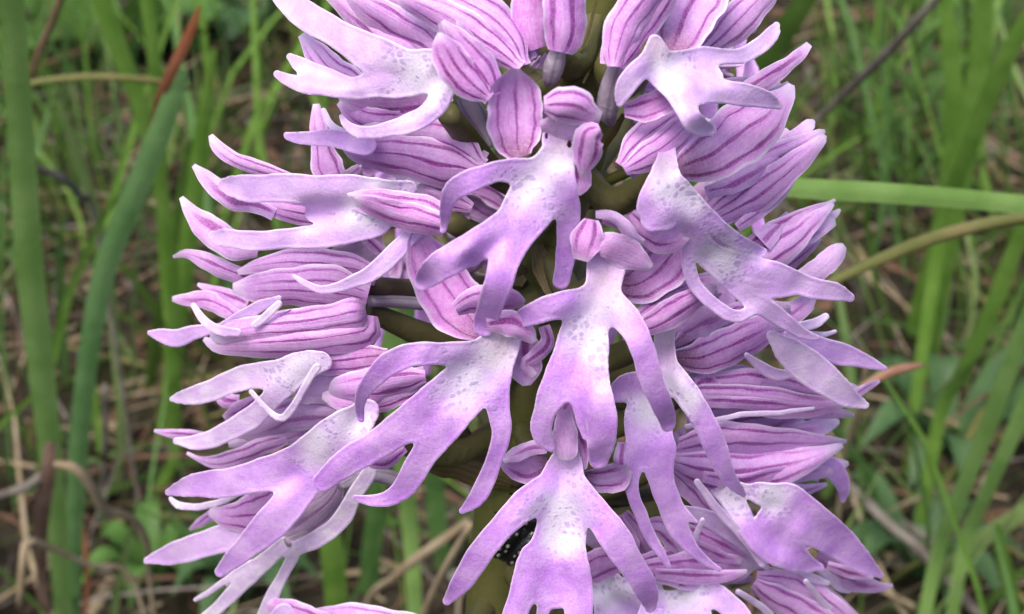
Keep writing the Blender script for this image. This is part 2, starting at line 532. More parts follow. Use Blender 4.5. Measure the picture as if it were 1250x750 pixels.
# front, right of the middle
FL((740, 340, 20, 260, [
  LIP([(22, 24, "740,322,24 735,350,22 726,375,26 715,402,28 709,430,33 705,455,37"),
       (23.5, 22, "718,368,20 690,373,17 660,380,15 640,387,11 630,390,5", 24.5),
       (23.5, 22, "742,372,20 768,393,18 783,425,15 795,460,14 808,495,13 815,518,9", 25.5),
       (25, 23.5, "694,460,26 680,475,20 665,500,14 660,522,13 667,540,9 674,549,4"),
       (25, 23.5, "715,460,28 726,482,22 734,510,18 735,540,17 732,560,12", 26),
       (24.5, 24, "703,480,8 708,512,6 714,532,3")],
      [(722, 410, 64), (730, 380, 50)], throat=[(736, 340, 45)]),
  PT(23, 23, "722,268,8 719,284,18 714,300,18 709,318,8", 2, .35, .75),
  PT(23.2, 22.2, "730,306,8 742,302,18 762,308,20 784,320,12 796,326,4", 0, .25, .6),
  PT(22.5, 21.5, "727,262,5 745,263,6 760,273,8 773,290,8 786,296,4", 0, .3, .2),
  S(19.5, 17, "751,350,9 780,346,25 808,324,30 829,295,24 838,268,8", 3, -.4, .72, warm=.7),
  PT(21, 19.5, "768,262,6 785,280,14 815,290,20 838,280,10", 2, .4, .75),
]))
# front, bottom of the picture
FL((688, 550, 19, 470, [
  LIP([(21, 23, "690,558,17 688,580,25 686,600,28 685,640,30 681,675,35 675,700,42"),
       (22.5, 21, "672,598,20 640,618,19 615,640,16 595,664,15 578,690,14 560,715,12 546,733,6", 24),
       (22.5, 20.5, "702,600,20 728,628,18 752,658,19 772,690,16 788,720,14 795,742,7", 24),
       (24, 24, "660,690,28 648,705,22 634,735,16 625,775,15 620,806,8"),
       (24, 24, "692,690,28 702,708,19 707,745,17 708,790,17 705,815,8"),
       (24, 23, "672,705,14 664,745,8 661,778,4")],
      [(685, 620, 60), (684, 650, 50)], throat=[(690, 545, 42)]),
  S(19, 20, "668,562,8 654,566,20 634,569,19 613,562,7", 2, -.5, .55, warm=.8),
  PT(20.5, 20.5, "668,548,6 650,547,9 630,555,9 614,562,4", 1, .4, .35),
  S(19.5, 20, "712,582,7 733,586,15 755,582,16 768,572,6", 2, -.5, .45, warm=.9),
  PT(21.5, 21.5, "700,492,12 697,525,20 703,552,18 713,574,4", 2, -.3, .85),
  PT(22.6, 22.6, "688,500,8 690,530,15 690,552,15 690,562,7", 0, .35, .5),
  PT(19, 19, "760,540,6 758,560,9 762,585,7", 1, .3, .3),
]))
# right of the middle, lip turned aside
FL((812, 205, 17, 160, [
  LIP([(17, 18, "818,176,8 814,200,13 813,224,20 834,250,12 848,284,10 866,314,15", 21.5),
       (22, 22, "808,230,22 802,250,24 808,258,24 797,270,14"),
       (20.5, 14, "828,232,15 858,262,13 888,288,11 914,301,8 931,307,4", 19),
       (19, 17.5, "842,285,9 839,315,8 850,348,8 870,372,8 894,386,8 920,378,5"),
       (18, 12, "874,316,14 915,327,15 955,338,14 990,350,13 1020,357,11 1037,364,6"),
       (18, 13, "872,324,12 908,358,11 944,384,11 974,404,8 998,412,3"),
       (17, 14, "905,345,6 935,356,9 965,354,8 978,350,4")],
      [(812, 225, 42), (880, 312, 45), (845, 245, 40)], .35, throat=[(812, 203, 30)]),
  S(20.5, 13, "760,205,9 782,186,25 811,165,29 836,145,22 852,126,7", 3, .35, .62),
  S(18, 6, "828,208,13 864,191,30 900,166,36 935,140,28 958,118,13 966,103,4", 3, .4, .6, warm=.6),
  S(9, 3, "870,262,18 918,226,31 957,198,25 984,180,16 1002,166,9 1008,161,3", 3, .35, .55),
  S(7, 3, "880,235,16 922,202,22 948,176,13 963,159,4", 2, .35, .55),
  PT(11, 6, "862,236,8 900,222,12 938,200,10 962,180,3", 1, .3, .5),
  PT(10, 5, "900,278,6 930,256,9 955,234,7 972,214,3", 1, .3, .45),
  S(5, 2.5, "945,200,12 968,175,8 976,157,3", 1, .3, .3),
  PT(19.5, 18, "762,135,8 790,132,16 820,118,14", 2, -.3, .75),
]))
# upper right
FL((797, 60, 17, 20, [
  LIP([(18, 20, "800,52,9 803,78,20 824,98,22 838,116,17"),
       (20, 20, "790,76,12 772,95,14 761,114,10 757,126,4"),
       (20, 17.5, "832,112,17 838,135,13 850,154,12 868,161,6", 21),
       (19.5, 14, "842,112,17 880,112,15 910,115,14 934,122,11 950,130,5"),
       (17, 9, "822,78,16 855,70,12 885,69,9 908,66,10 930,54,10 944,41,8 949,32,4"),
       (17, 15, "835,84,15 860,86,13 878,93,5")],
      [(815, 90, 42)], .55, throat=[(800, 58, 28)]),
  S(17, 13, "752,82,9 757,62,20 768,34,28 790,4,28 812,-28,22 826,-55,8", 3, .4, .75),
  S(15, 8, "818,66,13 829,38,30 846,6,34 866,-28,28 880,-60,8", 3, -.3, .55, warm=.75),
  S(9, 3, "858,64,8 886,40,19 912,14,21 937,-10,14 950,-28,4", 3, .35, .5),
  S(6, 2, "842,50,10 862,22,16 878,-8,14 890,-30,5", 2, .3, .3),
  S(5, 1, "905,118,13 938,95,13 960,80,9 977,66,8 988,54,4", 1, .3, .5),
  S(4, 1, "925,138,14 948,118,12 964,102,4", 1, .3, .35),
  S(7, 4, "848,116,10 884,104,8 912,96,3", 1, .3, .3),
  LB(6, 4, "884,40,3 886,50,3.5 887,60,2", 1.0),
  PT(7, 3, "880,60,5 905,38,8 928,16,6 944,2,2", 1, .3, .6),
  S(3, 1, "925,122,8 945,108,6 953,102,3", 1, .3, .4),
  SP(14, 12, "755,78,12 746,108,14 742,135,13 746,150,6"),
]))
# topmost, still half closed
FL((668, 55, 10, -30, [
  S(14, 13, "655,60,12 649,40,23 647,10,23 652,-25,18 660,-55,6", 0, .5, .95),
  S(15, 14, "684,64,14 689,40,25 689,10,24 686,-25,19 680,-60,6", 2, .5, .85),
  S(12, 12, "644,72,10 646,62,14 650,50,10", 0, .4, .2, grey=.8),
  SP(14.5, 13, "682,60,9 677,78,13 673,94,11 669,104,4"),
  PT(13, 13, "668,66,3 663,74,4 661,84,2", 0, .2, 0.0),
]))
# upper left
FL((552, 85, 14, 30, [
  LIP([(17, 16, "552,88,20 520,86,27 482,92,28", 18),
       (17, 6, "495,88,26 455,67,23 422,47,19 390,30,18 365,12,16 340,-8,11", 14),
       (17, 8, "480,100,20 430,107,13 385,106,11 356,98,8 339,90,4", 14),
       (12, 8, "420,100,9 388,90,10 366,78,8 353,68,4"),
       (18, 12, "546,104,14 528,133,13 500,150,12 470,160,9 442,161,7 423,152,5 416,142,3", 19)],
      [(515, 90, 60)], .55),
  S(19.5, 19.5, "600,119,8 586,100,26 566,78,31 548,52,22 536,28,7", 3, .35, .8),
  S(15, 11, "637,82,7 620,58,25 590,34,36 546,8,31 500,-10,20 470,-20,6", 4, .4, .6),
  S(12, 5, "545,76,8 512,54,22 480,38,27 440,12,22 400,-14,10", 3, .35, .55),
  S(10, 4, "560,40,10 520,18,24 470,-8,20 440,-25,8", 2, .35, .62),
  S(13, 7, "455,115,8 428,98,15 404,84,17 384,63,13 368,42,5", 3, .3, .4),
  S(11, 6, "552,112,10 520,116,26 480,124,22 440,124,14 415,117,5", 2, -.2, .65, grey=.12),
  S(10, 5, "490,146,10 462,149,15 436,140,13 414,124,5", 2, .3, .75),
]))
# left, second from the top
FL((585, 205, 9, 120, [
  S(12, 6, "588,207,10 552,191,36 505,180,36 462,178,27 432,176,18 408,170,8", 4, .4, .55),
  LB(11, 5, "445,176,13 405,170,11 372,168,8 351,166,5"),
  S(4, 1, "414,228,14 400,205,18 392,175,12 388,150,9 386,127,4", 2, .3, .55),
  LB(9, 4, "445,170,5 418,161,5 403,150,4 394,135,3", .9),
  S(11, 8, "575,258,10 545,250,22 518,238,18 500,230,7", 3, .3, .6, grey=.1),
  S(11, 9, "440,205,6 425,215,8 410,222,5", 1, .3, .4, grey=.3),
  SP(7, 9, "566,118,10 578,138,14 590,160,9 599,180,3"),
]))
# left, long lilac legs
FL((545, 268, 13, 200, [
  LIP([(15, 16, "500,232,10 470,245,26 445,255,30"),
       (15.5, 12, "440,256,26 405,258,18 380,260,9"),
       (16, 8, "455,242,26 420,236,22 375,232,19 330,230,17 295,229,16 275,227,8", 14),
       (16, 9, "455,265,24 420,280,20 390,287,15 345,293,12 300,293,12 270,291,10 260,289,6", 14),
       (17, 14, "508,282,10 482,309,12 452,334,9 420,349,7 395,353,5 374,347,4 358,338,2", 17)],
      [(470, 235, 55), (440, 260, 40)], .5),
  S(19, 16.5, "545,272,17 516,262,22 480,254,20 446,244,12 424,239,3", 4, .4, .7),
  S(9, 4, "335,262,8 310,250,10 285,244,13 264,229,12 248,214,8 236,202,3", 1, .3, .45),
  S(5, 2, "362,219,4 340,212,7 310,203,9 285,194,9 266,180,8 257,165,3", 2, .3, .45),
  S(6, 2, "315,306,8 286,300,18 258,282,18 236,262,11 221,241,3", 1, .35, .5),
  S(5, 2, "322,336,4 300,338,9 275,330,12 250,318,10 228,310,6 211,314,2", 1, .3, .5),
  S(11.5, 8, "440,262,14 390,262,16 350,257,13 318,250,4", 3, .2, .6),
  S(9, 9, "440,285,6 462,305,7 478,322,3", 1, .2, .45),
  S(8, 8, "470,300,14 440,310,16 405,305,8", 0, -.2, .3, grey=.55),  # greyed blade in the inner gap, the shade there put into its colour
]))
# left, closed round hood
FL((450, 380, 9, 330, [
  S(12, 5, "450,383,9 441,394,29 402,402,29 352,408,27 302,412,23 266,416,14 249,412,4", 3, .5, .55, dm=13),
  S(11, 6, "449,362,16 405,352,26 355,350,23 312,352,16 284,352,6", 4, .4, .58),
  S(10, 5, "460,338,10 424,328,18 382,322,19 342,322,14 312,326,8 290,333,3", 3, .35, .6),
  S(4, 1, "302,372,7 276,361,9 253,352,5 241,347,2", 1, .3, .5),
  S(4, 1, "292,388,8 275,376,12 250,366,11 226,366,8 210,365,3", 1, .3, .55),
  LB(5, 2, "262,402,5 236,407,9 215,412,11 196,409,8 182,407,3", .35),
  LB(13, 7, "290,405,5 265,402,6 248,390,5 237,374,3", .6),
  LB(13, 9, "340,365,4 320,372,7 295,388,7 272,398,4", .5),
  LB(13.5, 13, "341,372,4 326,387,5 311,397,4", 1.0),
  PT(13, 13, "358,380,4 352,388,9 342,391,6", 0, -.4, 0.0),
  SP(2, 8, "640,345,9 560,348,10 500,352,12 452,350,13", 'ovary'),
  SP(5, 9, "560,372,6 520,371,8 480,368,8 452,368,7"),
]))
# left, pale pink legs with a thread-thin folded arm
FL((470, 450, 12, 400, [
  LIP([(14, 13, "392,441,12 366,449,19 348,460,20"),
       (13, 6, "350,456,20 318,458,16 285,466,15 252,478,13 226,486,9 211,488,3"),
       (13, 7, "350,466,17 327,492,12 302,514,13 268,531,12 238,540,9 214,540,4")],
      [(365, 450, 50)], .85),
  LB(15.5, 13.5, "388,450,5 370,475,4 354,500,5 343,510,4 325,500,3 306,480,3", 1.0),
  S(14, 12, "474,434,8 440,438,16 402,442,15 370,436,12 346,427,4", 3, .35, .75, warm=.5),
  S(16, 12, "520,462,8 490,470,22 450,478,25 415,480,20 393,482,5", 3, .4, .6),
  S(11, 5, "416,505,6 388,510,22 350,515,25 310,530,16 278,540,6", 4, .35, .3, grey=.25),
  S(5, 2, "248,532,5 226,531,7 206,529,5 188,526,2", 1, .3, .5),
  S(6, 4, "292,490,8 273,488,9 262,472,3", 1, .3, .55),
  S(8, 6, "312,488,6 292,500,10 274,512,5", 1, .3, .5),
  S(12, 11, "420,468,14 390,472,20 360,478,14", 2, .2, .05, grey=.15),
  S(8, 5, "350,535,8 320,545,11 290,558,11 262,564,8 244,561,4 228,553,2", 2, .3, .4, grey=.1),
]))
# lower left, broad violet legs
FL((450, 520, 13, 470, [
  LIP([(16, 15, "446,504,17 425,525,26 394,552,30 362,578,29", 17.5),
       (16, 8, "380,562,28 340,576,23 300,585,19 260,591,17 228,595,12 207,600,4", 14),
       (16.5, 12, "372,585,25 352,616,20 320,650,19 292,676,14 269,698,6", 15.5)],
      [(425, 520, 50), (390, 545, 45)], .15),
  LIP([(17, 12, "450,578,9 433,605,10 422,628,11 405,645,10 380,662,10 356,672,8 344,673,3"),
       (11, 8, "357,682,7 345,705,7 332,728,8 322,750,9 314,775,7"),
       (11, 6, "345,664,9 318,690,11 295,715,9 270,738,8 240,760,6"),
       (9, 5, "305,690,5 275,710,4 250,725,3 238,732,2")], [], 1.0),
  S(13, 8, "358,604,9 340,615,24 310,628,25 280,631,15 255,625,4", 3, .35, .65),
  LB(10, 4, "310,652,20 268,660,17 232,669,15 202,680,11 179,685,4", .45),
  LB(8, 3, "290,603,3 268,612,4 240,620,4 218,618,4 207,608,2", 1.0),
  S(7, 4, "268,624,8 246,637,6 231,647,2", 1, .3, .4),
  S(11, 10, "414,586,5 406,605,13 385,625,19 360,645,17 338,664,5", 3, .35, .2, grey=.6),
  PT(20, 20, "494,546,6 472,560,12 455,560,12 441,552,3", 2, .35, .8),
  SP(10, 13, "500,600,6 480,585,10 455,580,9 430,588,10 415,594,6"),
  SP(9, 12, "395,640,8 380,650,7 350,662,6"),
]))
# bottom left, only its hood shows
FL((520, 765, 12, 680, [
  S(13, 9, "420,770,10 375,756,16 345,744,13 321,734,4", 2, .35, .7),
  S(14, 11, "545,775,14 490,768,20 440,758,20 402,752,12 380,748,4", 3, .35, .5),
  LB(11, 9, "345,752,14 330,775,14 315,800,9", .6),
]))
# right, speckled lip hanging beside the middle one
FL((812, 410, 15, 350, [
  LIP([(15, 19, "812,396,13 812,432,13 810,458,18 795,485,22 791,520,29 795,545,26"),
       (19, 15, "818,458,15 843,488,15 860,515,15 872,545,14 886,575,10 899,594,7 908,605,3", 18.5),
       (18, 15, "792,470,16 768,474,18 748,482,10"),
       (19, 18, "780,548,18 774,572,11 772,600,8 780,625,8 792,650,7 805,670,6 816,690,3"),
       (19, 17, "802,550,22 807,580,16 815,610,15 825,640,13 841,665,9 858,682,6 877,694,3"),
       (18.5, 18, "820,610,4 840,632,4 849,638,2")],
      [(820, 470, 45), (790, 500, 40), (840, 485, 40)], .1, throat=[(812, 410, 60)]),
  S(14, 7, "822,432,12 850,426,29 890,409,33 930,392,25 966,379,10", 3, .35, .68, warm=.8),
  S(19, 15, "770,402,9 800,386,21 830,368,21 860,352,14 882,344,5", 3, .3, .72),
  S(13, 11, "822,412,9 850,396,18 876,386,15 894,380,5", 1, .3, .6, grey=.1),
  S(10, 6, "836,292,16 878,300,24 912,312,17 940,326,8", 2, -.2, .4, grey=.25),
]))
# right side, pale pointed lobes
FL((890, 400, 9, 400, [
  LB(14, 9, "942,410,7 965,430,17 990,451,21 1015,470,19 1036,485,12 1056,495,4", .75),
  LB(11, 6, "962,409,4 990,418,11 1020,430,14 1050,440,10 1079,449,3", .25),
  S(5, 2, "1042,482,6 1060,472,5 1074,465,2", 1, .3, .4),
  LB(12, 10, "913,434,3 930,447,7 950,458,7 973,457,4", .6),
  LB(10, 6, "968,400,5 993,397,6 1008,386,4", .9),
  LB(8, 5, "985,410,4 1003,408,3 1018,404,2", 1.0),
  S(7, 3, "968,350,11 990,336,14 1010,320,14 1025,305,10 1031,300,4", 0, .3, .25),
  S(9, 2, "895,328,14 935,306,25 965,286,22 990,266,14 1010,253,6 1020,244,2", 3, .35, .5),
  S(6, 2, "955,305,12 990,285,11 1012,272,9 1020,270,5", 1, .3, .3),
  S(9, 5, "930,295,16 950,276,8 961,259,2", 1, .3, .4),
  S(5, 2, "945,335,10 980,309,8 1002,291,2", 1, .3, .45),
  S(7, 4, "930,398,12 958,388,14 980,374,13 994,362,4", 1, .3, .5),
]))
# right side, several long striped hoods one over the other
FL((840, 480, 9, 450, [
  S(12, 5, "828,478,14 880,476,22 930,480,26 985,488,21 1030,488,9 1050,491,3", 4, .35, .6),
  S(10, 5, "838,518,16 900,514,26 950,506,18 992,502,6", 3, .35, .6),
  S(11.5, 8, "826,470,8 860,456,8 900,453,8 930,461,7 960,470,3", 0, .3, .3),
  LB(14, 9, "838,522,2.5 880,511,3 940,504,3 994,500,2", .9),
  PT(13.5, 8, "860,490,6 910,492,8 960,497,7 1004,498,3", 1, .3, .7),
  PT(10, 5, "930,470,6 965,474,7 1000,484,3", 1, .3, .5),
  PT(12, 11, "850,470,8 865,465,14 880,468,8", 1, .3, .9),
]))
FL((830, 560, 9, 520, [
  S(12, 4, "818,556,14 868,560,40 918,560,40 960,556,31 1000,548,17 1020,543,9 1034,540,3", 4, .4, .55),
  LB(6, 2, "996,562,8 1014,571,12 1025,585,10 1031,600,7 1030,612,3", .2),
  S(4, 2, "960,530,9 980,523,9 996,518,5", 0, .3, .35),
  S(4, 1, "960,602,11 985,598,7 1010,591,2", 1, .3, .4),
  S(12, 9, "818,530,14 832,560,24 858,592,26 890,625,20 915,655,6", 3, .2, .5, grey=.15),
  PT(13.5, 8, "858,582,7 905,588,9 950,578,8 985,568,3", 1, .3, .6),
  PT(9, 4, "900,535,8 940,532,9 975,536,6 1000,540,2", 1, .3, .45),
  PT(5, 3, "965,574,3 985,580,4 1000,586,3", 0, .2, 0.0),
]))
# lower right, broad violet lip
FL((880, 600, 10, 560, [
  LIP([(14, 13, "928,602,13 946,605,16 964,618,24 980,640,26"),
       (13, 13.5, "886,598,13 910,600,9 930,602,12"),
       (13, 6, "960,620,28 1000,645,24 1030,666,19 1055,690,13 1073,702,4"),
       (9, 10, "866,575,12 893,612,14 912,645,12 936,672,11 964,690,8 986,697,4", 14.5),
       (13.5, 10, "942,635,20 955,662,18 984,686,10 1000,692,5")],
      [(890, 605, 45), (940, 603, 36)], .05),
  S(8, 2, "995,684,12 1030,700,18 1055,713,12 1075,717,6 1090,715,2", 1, .3, .45),
  LB(9, 5, "983,684,4 1008,700,5 1024,716,5 1036,722,3", .8),
  LB(10, 8, "972,692,4 993,707,5 1009,713,3", .9),
  S(10, 6, "922,708,9 950,720,24 985,736,27 1020,757,21 1050,780,8", 3, .35, .5),
  S(7, 4, "998,712,5 1015,730,9 1035,750,9 1052,770,5", 1, .3, .4),
  LB(15.5, 13, "850,588,4 880,625,5 906,656,5 930,688,4", .7),
  LB(13, 9, "900,722,3 930,742,4 960,768,4", .8),
  LB(11, 6, "985,710,3 1006,735,4 1030,762,4", .8),
  PT(10, 7, "1010,690,5 1040,700,7 1066,706,2", 1, .3, .5),
  PT(12.2, 11.5, "962,678,5 982,667,6 998,656,2", 1, .3, .8),
]))
# lower right, wide striped hood
FL((790, 690, 10, 620, [
  S(14, 9, "782,692,12 830,690,27 870,688,27 905,690,17 930,692,4", 4, .35, .7),
  S(13.5, 10, "836,648,9 860,664,21 890,678,15 919,688,4", 2, .35, .6),
  LB(18.5, 17, "858,634,2.5 850,650,3 843,668,2", .8),
  PT(15.5, 13, "800,700,6 840,704,9 880,704,8 912,698,3", 1, .3, .6),
  PT(15, 12, "846,662,5 872,676,8 904,688,3", 1, .3, .8),
  LB(14, 10, "832,624,6 868,634,11 900,655,10 920,674,8 934,691,4", .6),
  S(12, 11, "758,628,8 774,660,24 796,690,20", 3, .3, .6),
  PT(14, 13, "786,644,7 808,644,14 826,660,14 838,682,7", 2, .3, .5),
  S(8, 8, "830,600,14 850,640,28 880,660,20", 2, -.2, .55, grey=.2),
]))
# bottom right, white speckled lip
FL((835, 705, 14, 650, [
  LIP([(11, 18, "835,704,17 836,735,27 836,765,32 836,800,26"),
       (12.5, 16, "820,716,17 798,735,14 788,760,12 780,790,7"),
       (12.5, 15, "852,718,17 884,735,15 906,757,13 920,785,6")],
      [(835, 725, 48)], .4),
]))
# bottom, mostly behind the front lip
FL((730, 705, 12, 640, [
  LIP([(10, 15, "728,700,16 745,725,24 756,760,28 760,800,18"),
       (15.5, 14, "750,722,18 775,728,18 800,745,12")],
      [(745, 720, 46)], .4),
  S(14, 12.5, "706,704,10 730,691,20 755,682,15 770,676,6", 2, .3, .75),
  S(13, 12, "708,640,6 724,660,8 746,678,4", 0, .2, .1, grey=.3),
]))
# which flowers are repeated on the far side: index, turn about the stem in degrees, lift
BACK = [(0, 165, -.006), (2, 200, -.012), (1, 150, -.010), (4, 150, -.012), (3, 190, -.004), (14, 130, -.01), (7, 215, -.012), (5, 170, .006)]
# ------------------------------------------------------------------ ground
def vnoise(x, y, seed=0):
    return (np.sin(x * 41 + seed) * np.cos(y * 37 + seed * 2) + .6 * np.sin(x * 97 - y * 61 + seed) + .4 * np.cos(y * 143 + x * 71 + seed * 3)
            + .3 * np.sin(x * 230 + 1.3 * seed) * np.sin(y * 251)) / 2.3

def ground_z(x, y):
    r = np.hypot(x, y)
    return .007 * vnoise(np.asarray(x, float), np.asarray(y, float), 1.7) * np.exp(-(r / 1.5) ** 2)

def build_ground():
    a = np.linspace(-1, 1, 221)
    q = np.sign(a) * (np.abs(a) * .9 + np.abs(a) ** 9 * 79)
    X, Y = np.meshgrid(q, q + .3)
    Z = ground_z(X, Y)
    V = np.stack([X, Y, Z], -1).reshape(-1, 3)
    n = len(a)
    F = [(i * n + j, i * n + j + 1, (i + 1) * n + j + 1, (i + 1) * n + j) for i in range(n - 1) for j in range(n - 1)]
    k = NT('soil')
    c = k.mix(k.ramp(k.noise(60, 6, .65), .35, .65), (.020, .016, .010), (.10, .085, .060))
    c = k.mix(k.ramp(k.noise(22, 4), .50, .66, 0, .75), c, (.035, .045, .010))
    c = k.mix(k.ramp(k.noise(420, 3), .60, .75, 0, .6), c, (.15, .125, .095))
    k.bump(k.noise(320, 6, .7), 1.0, .006)
    o = mesh_obj('ground', V, F, k.finish(c, .95, .1))
    tag(o, kind='structure')

build_ground()

# ------------------------------------------------------------------ the orchid
base = Vector((stem_at(900).x - .004, 0, 0))
orchid = bpy.data.objects.new('orchid', None)
orchid.location = base
orchid.empty_display_size = .02
col.objects.link(orchid)
tag(orchid, 'tall orchid spike crowded with lilac flowers whose lips look like tiny figures', 'orchid')
OB = np.array(base)

sp_ = [Vector((base.x, 0, -.004)), Vector((base.x + .001, 0, .06)), Vector((stem_at(900).x - .001, 0, .12))] + [stem_at(y) for y in (770, 680, 600, 500, 400, 320, 260, 200, 130, 60, -20, -90, -150)]
rad = [.0030, .0030, .0029] + [.0026] * 5 + [.0025, .0024, .0024, .0022, .0020, .0018, .0016, .0013]
v, f, uu, vv = tube(sp_, rad, 16)
mesh_obj('stem', v, f, M_STEM, orchid, OB, dict(uu=uu))

# bracts and bare stalks that show between the flowers
def stalk(name, d0, d1, pts, mat, ns=10, bumps=.1):
    p = parse(pts)
    d = np.linspace(d0, d1, len(p))
    wp = [P(a[0], a[1], dd) for a, dd in zip(p, d)]
    rr = [a[2] * ((w - CAM).length * TH / 625) for a, w in zip(p, wp)]
    return tube(wp, rr, ns, bumps)

def ribbon_obj(name, pts, d0, d1, bulge, mat, parent, origin, n=3, t=.5, dm=None, grey=0, warm=0, ph=0.0):
    v, f, uu, vv = ribbon(pts, d0, d1, bulge, dm, veins=n)
    N = len(v)
    su = (uu * .5 + .5) * n + ph + (0 if n else .02)
    if n == 0:
        su = np.zeros(N)
    return mesh_obj(name, v, f, mat, parent, origin, dict(uu=uu, vv=vv, su=su, tone=np.full(N, t), grey=np.full(N, grey), warm=np.full(N, warm)))

for (d0, d1, pts, mat) in [(4, 13, "650,250,10 625,225,12 596,200,14 570,166,15 546,138,14", M_OLIVE),
                           (2, 6, "632,585,14 600,560,13 570,540,14 556,520,13 545,500,8", M_OVARY),
                           (1, 5, "640,470,10 700,478,12 770,492,13 800,500,8", M_OLIVE),
                           (1, 6, "630,610,12 720,610,14 790,612,16 830,600,9", M_OVARY),
                           (1, 5, "690,240,6 740,222,7 790,200,6", M_STEM)]:
    v, f, uu, vv = stalk('ovary', d0, d1, pts, mat)
    mesh_obj('ovary', v, f, mat, orchid, OB, dict(uu=uu))
for (d0, d1, pts, b) in [(3, 6, "625,590,10 592,575,22 560,565,20 530,562,16 512,560,5", .3),
                         (3, 6, "655,300,8 665,330,14 672,352,10 676,366,3", .4),
                         (3, 6, "700,210,6 722,190,7 745,165,6 762,140,3", .3),
                         (4, 6, "728,0,2 718,40,2 708,62,1.5", .3),
                         (4, 6, "728,72,2 719,85,2.5 712,102,1.5", .3),
                         (3, 5, "640,325,7 630,338,9 640,346,6", .3)]:
    v, f, uu, vv = ribbon(pts, d0, d1, b, veins=2)
    mesh_obj('bract', v, f, M_BRACT, orchid, OB, dict(uu=uu))

def eye_mesh(x, y, r, d, sx):
    V, F = [], []
    for i in range(7):
        th = math.pi * i / 6
        for j in range(10):
            ph = 2 * math.pi * j / 10
            V.append(pix(x + r * sx * math.sin(th) * math.cos(ph), y + r * math.sin(th) * math.sin(ph), d + .10 * math.cos(th)))
    for i in range(6):
        for j in range(10):
            F.append((i * 10 + j, (i + 1) * 10 + j, (i + 1) * 10 + (j + 1) % 10, i * 10 + (j + 1) % 10))
    return np.array(V), F

built = []
RS = random.Random(5)
for (ax, ay, ad, sy, pieces) in flowers:
    an = P(ax, ay, ad - 1.0)
    s0 = stem_at(sy + 40)
    mid = (s0 * .5 + an * .5) + Vector((0, -.001, -.0025))
    v, f, uu, vv = tube([s0, mid, an], [.0010, .0011, .0008], 10, .12)
    fo = mesh_obj('flower', v, f, M_OLIVE, orchid, np.array(an), dict(uu=uu))
    fo.location = an - base
    O = np.array(an)
    for pc in pieces:
        if pc[0] == 'R':
            _, kind, d0, d1, pts, n, b, t, dm, grey, warm, ph = pc
            q = parse(pts)
            if kind == 'sepal' and n >= 3 and q[:, 2].max() > 20 and b > 0 and RS.random() < .8:
                # a hood is two blades lapping over each other along their length
                tg = np.gradient(q[:, :2], axis=0); tg /= np.linalg.norm(tg, axis=1)[:, None]
                pp = np.stack([-tg[:, 1], tg[:, 0]], 1)
                sg = RS.choice([-1, 1]); sh = RS.uniform(.26, .42)
                for side, lift in ((-sg, 0.0), (sg, .55)):
                    r = q.copy()
                    r[:, :2] += pp * (q[:, 2:3] * sh * side)
                    r[:, 2] = q[:, 2] * (1.04 - sh)
                    if side == sg:      # the upper blade stops a little short of the tip
                        r = r.copy(); r[-1, :2] = r[-1, :2] * .6 + r[-2, :2] * .4
                        r[-1, 2] = 2.5
                    ribbon_obj(kind, r, d0 + lift, d1 + lift * 1.6, b * 1.25, M_SEPAL, fo, O, 3 if q[:, 2].max() > 27 else 2, t, dm, grey, warm, RS.uniform(-.2, .2))
                # narrow inner petals that peep out beside the hood
                for side in (-1, 1):
                    if RS.random() < .75:
                        r = q.copy()
                        k_ = RS.uniform(.62, .95) * side
                        fan = np.linspace(.7, 1.25, len(q))[:, None]
                        r[:, :2] += pp * (q[:, 2:3].max() * .8 * k_ * fan * np.linspace(1, .75, len(q))[:, None])
                        r[:, 2] = np.interp(np.linspace(0, 1, len(q)), [0, .35, .75, 1], [.2, .34, .26, .06]) * q[:, 2].max()
                        r[-1, :2] = r[-1, :2] * .75 + r[-2, :2] * .25
                        ribbon_obj('petal', r, d0 - 1.2, d1 - RS.uniform(.6, 1.4), .35, M_SEPAL, fo, O, 1, t * RS.uniform(.7, 1.2), dm, grey, 0, 0)
            else:
                ribbon_obj(kind, pts, d0, d1, b, M_SEPAL, fo, O, n, t, dm, grey, warm, ph)
        elif pc[0] == 'L':
            _, limbs, white, pale, thr = pc
            v, f, at = lip_mesh(limbs, white, pale, throat=thr)
            mesh_obj('lip' if len(limbs) > 1 else 'lip_lobe', v, f, M_LIP, fo, O, at)
        elif pc[0] == 'T':
            _, mat, d0, d1, pts = pc
            m = M_SPUR if mat == 'spur' else M_OVARY
            v, f, uu, vv = stalk('spur', d0, d1, pts, m, 10, .05)
            mesh_obj('spur' if mat == 'spur' else 'ovary', v, f, m, fo, O, dict(uu=uu))
        elif pc[0] == 'E':
            _, x, y, r, d, sx = pc
            v, f = eye_mesh(x, y, r, d, sx)
            mesh_obj('stigma', v, f, M_DARK, fo, O)
    built.append(fo)

# flowers on the far side of the spike: the same flowers turned round the stem
def turn(src, ang, dz, axis_y_px):
    ax = stem_at(axis_y_px)
    axis = Vector((ax.x, 0, 0))
    w = src.location + base
    R = Matrix.Rotation(ang, 4, 'Z')
    nw = R @ (w - axis) + axis + Vector((0, 0, dz))
    c = src.copy(); col.objects.link(c); c.parent = orchid
    c.location = nw - base
    c.rotation_euler = (0, 0, ang)
    for ch in list(src.children):
        k = ch.copy(); col.objects.link(k); k.parent = c
for si, ang, dz in BACK:
    turn(built[si], math.radians(ang), dz, flowers[si][1])

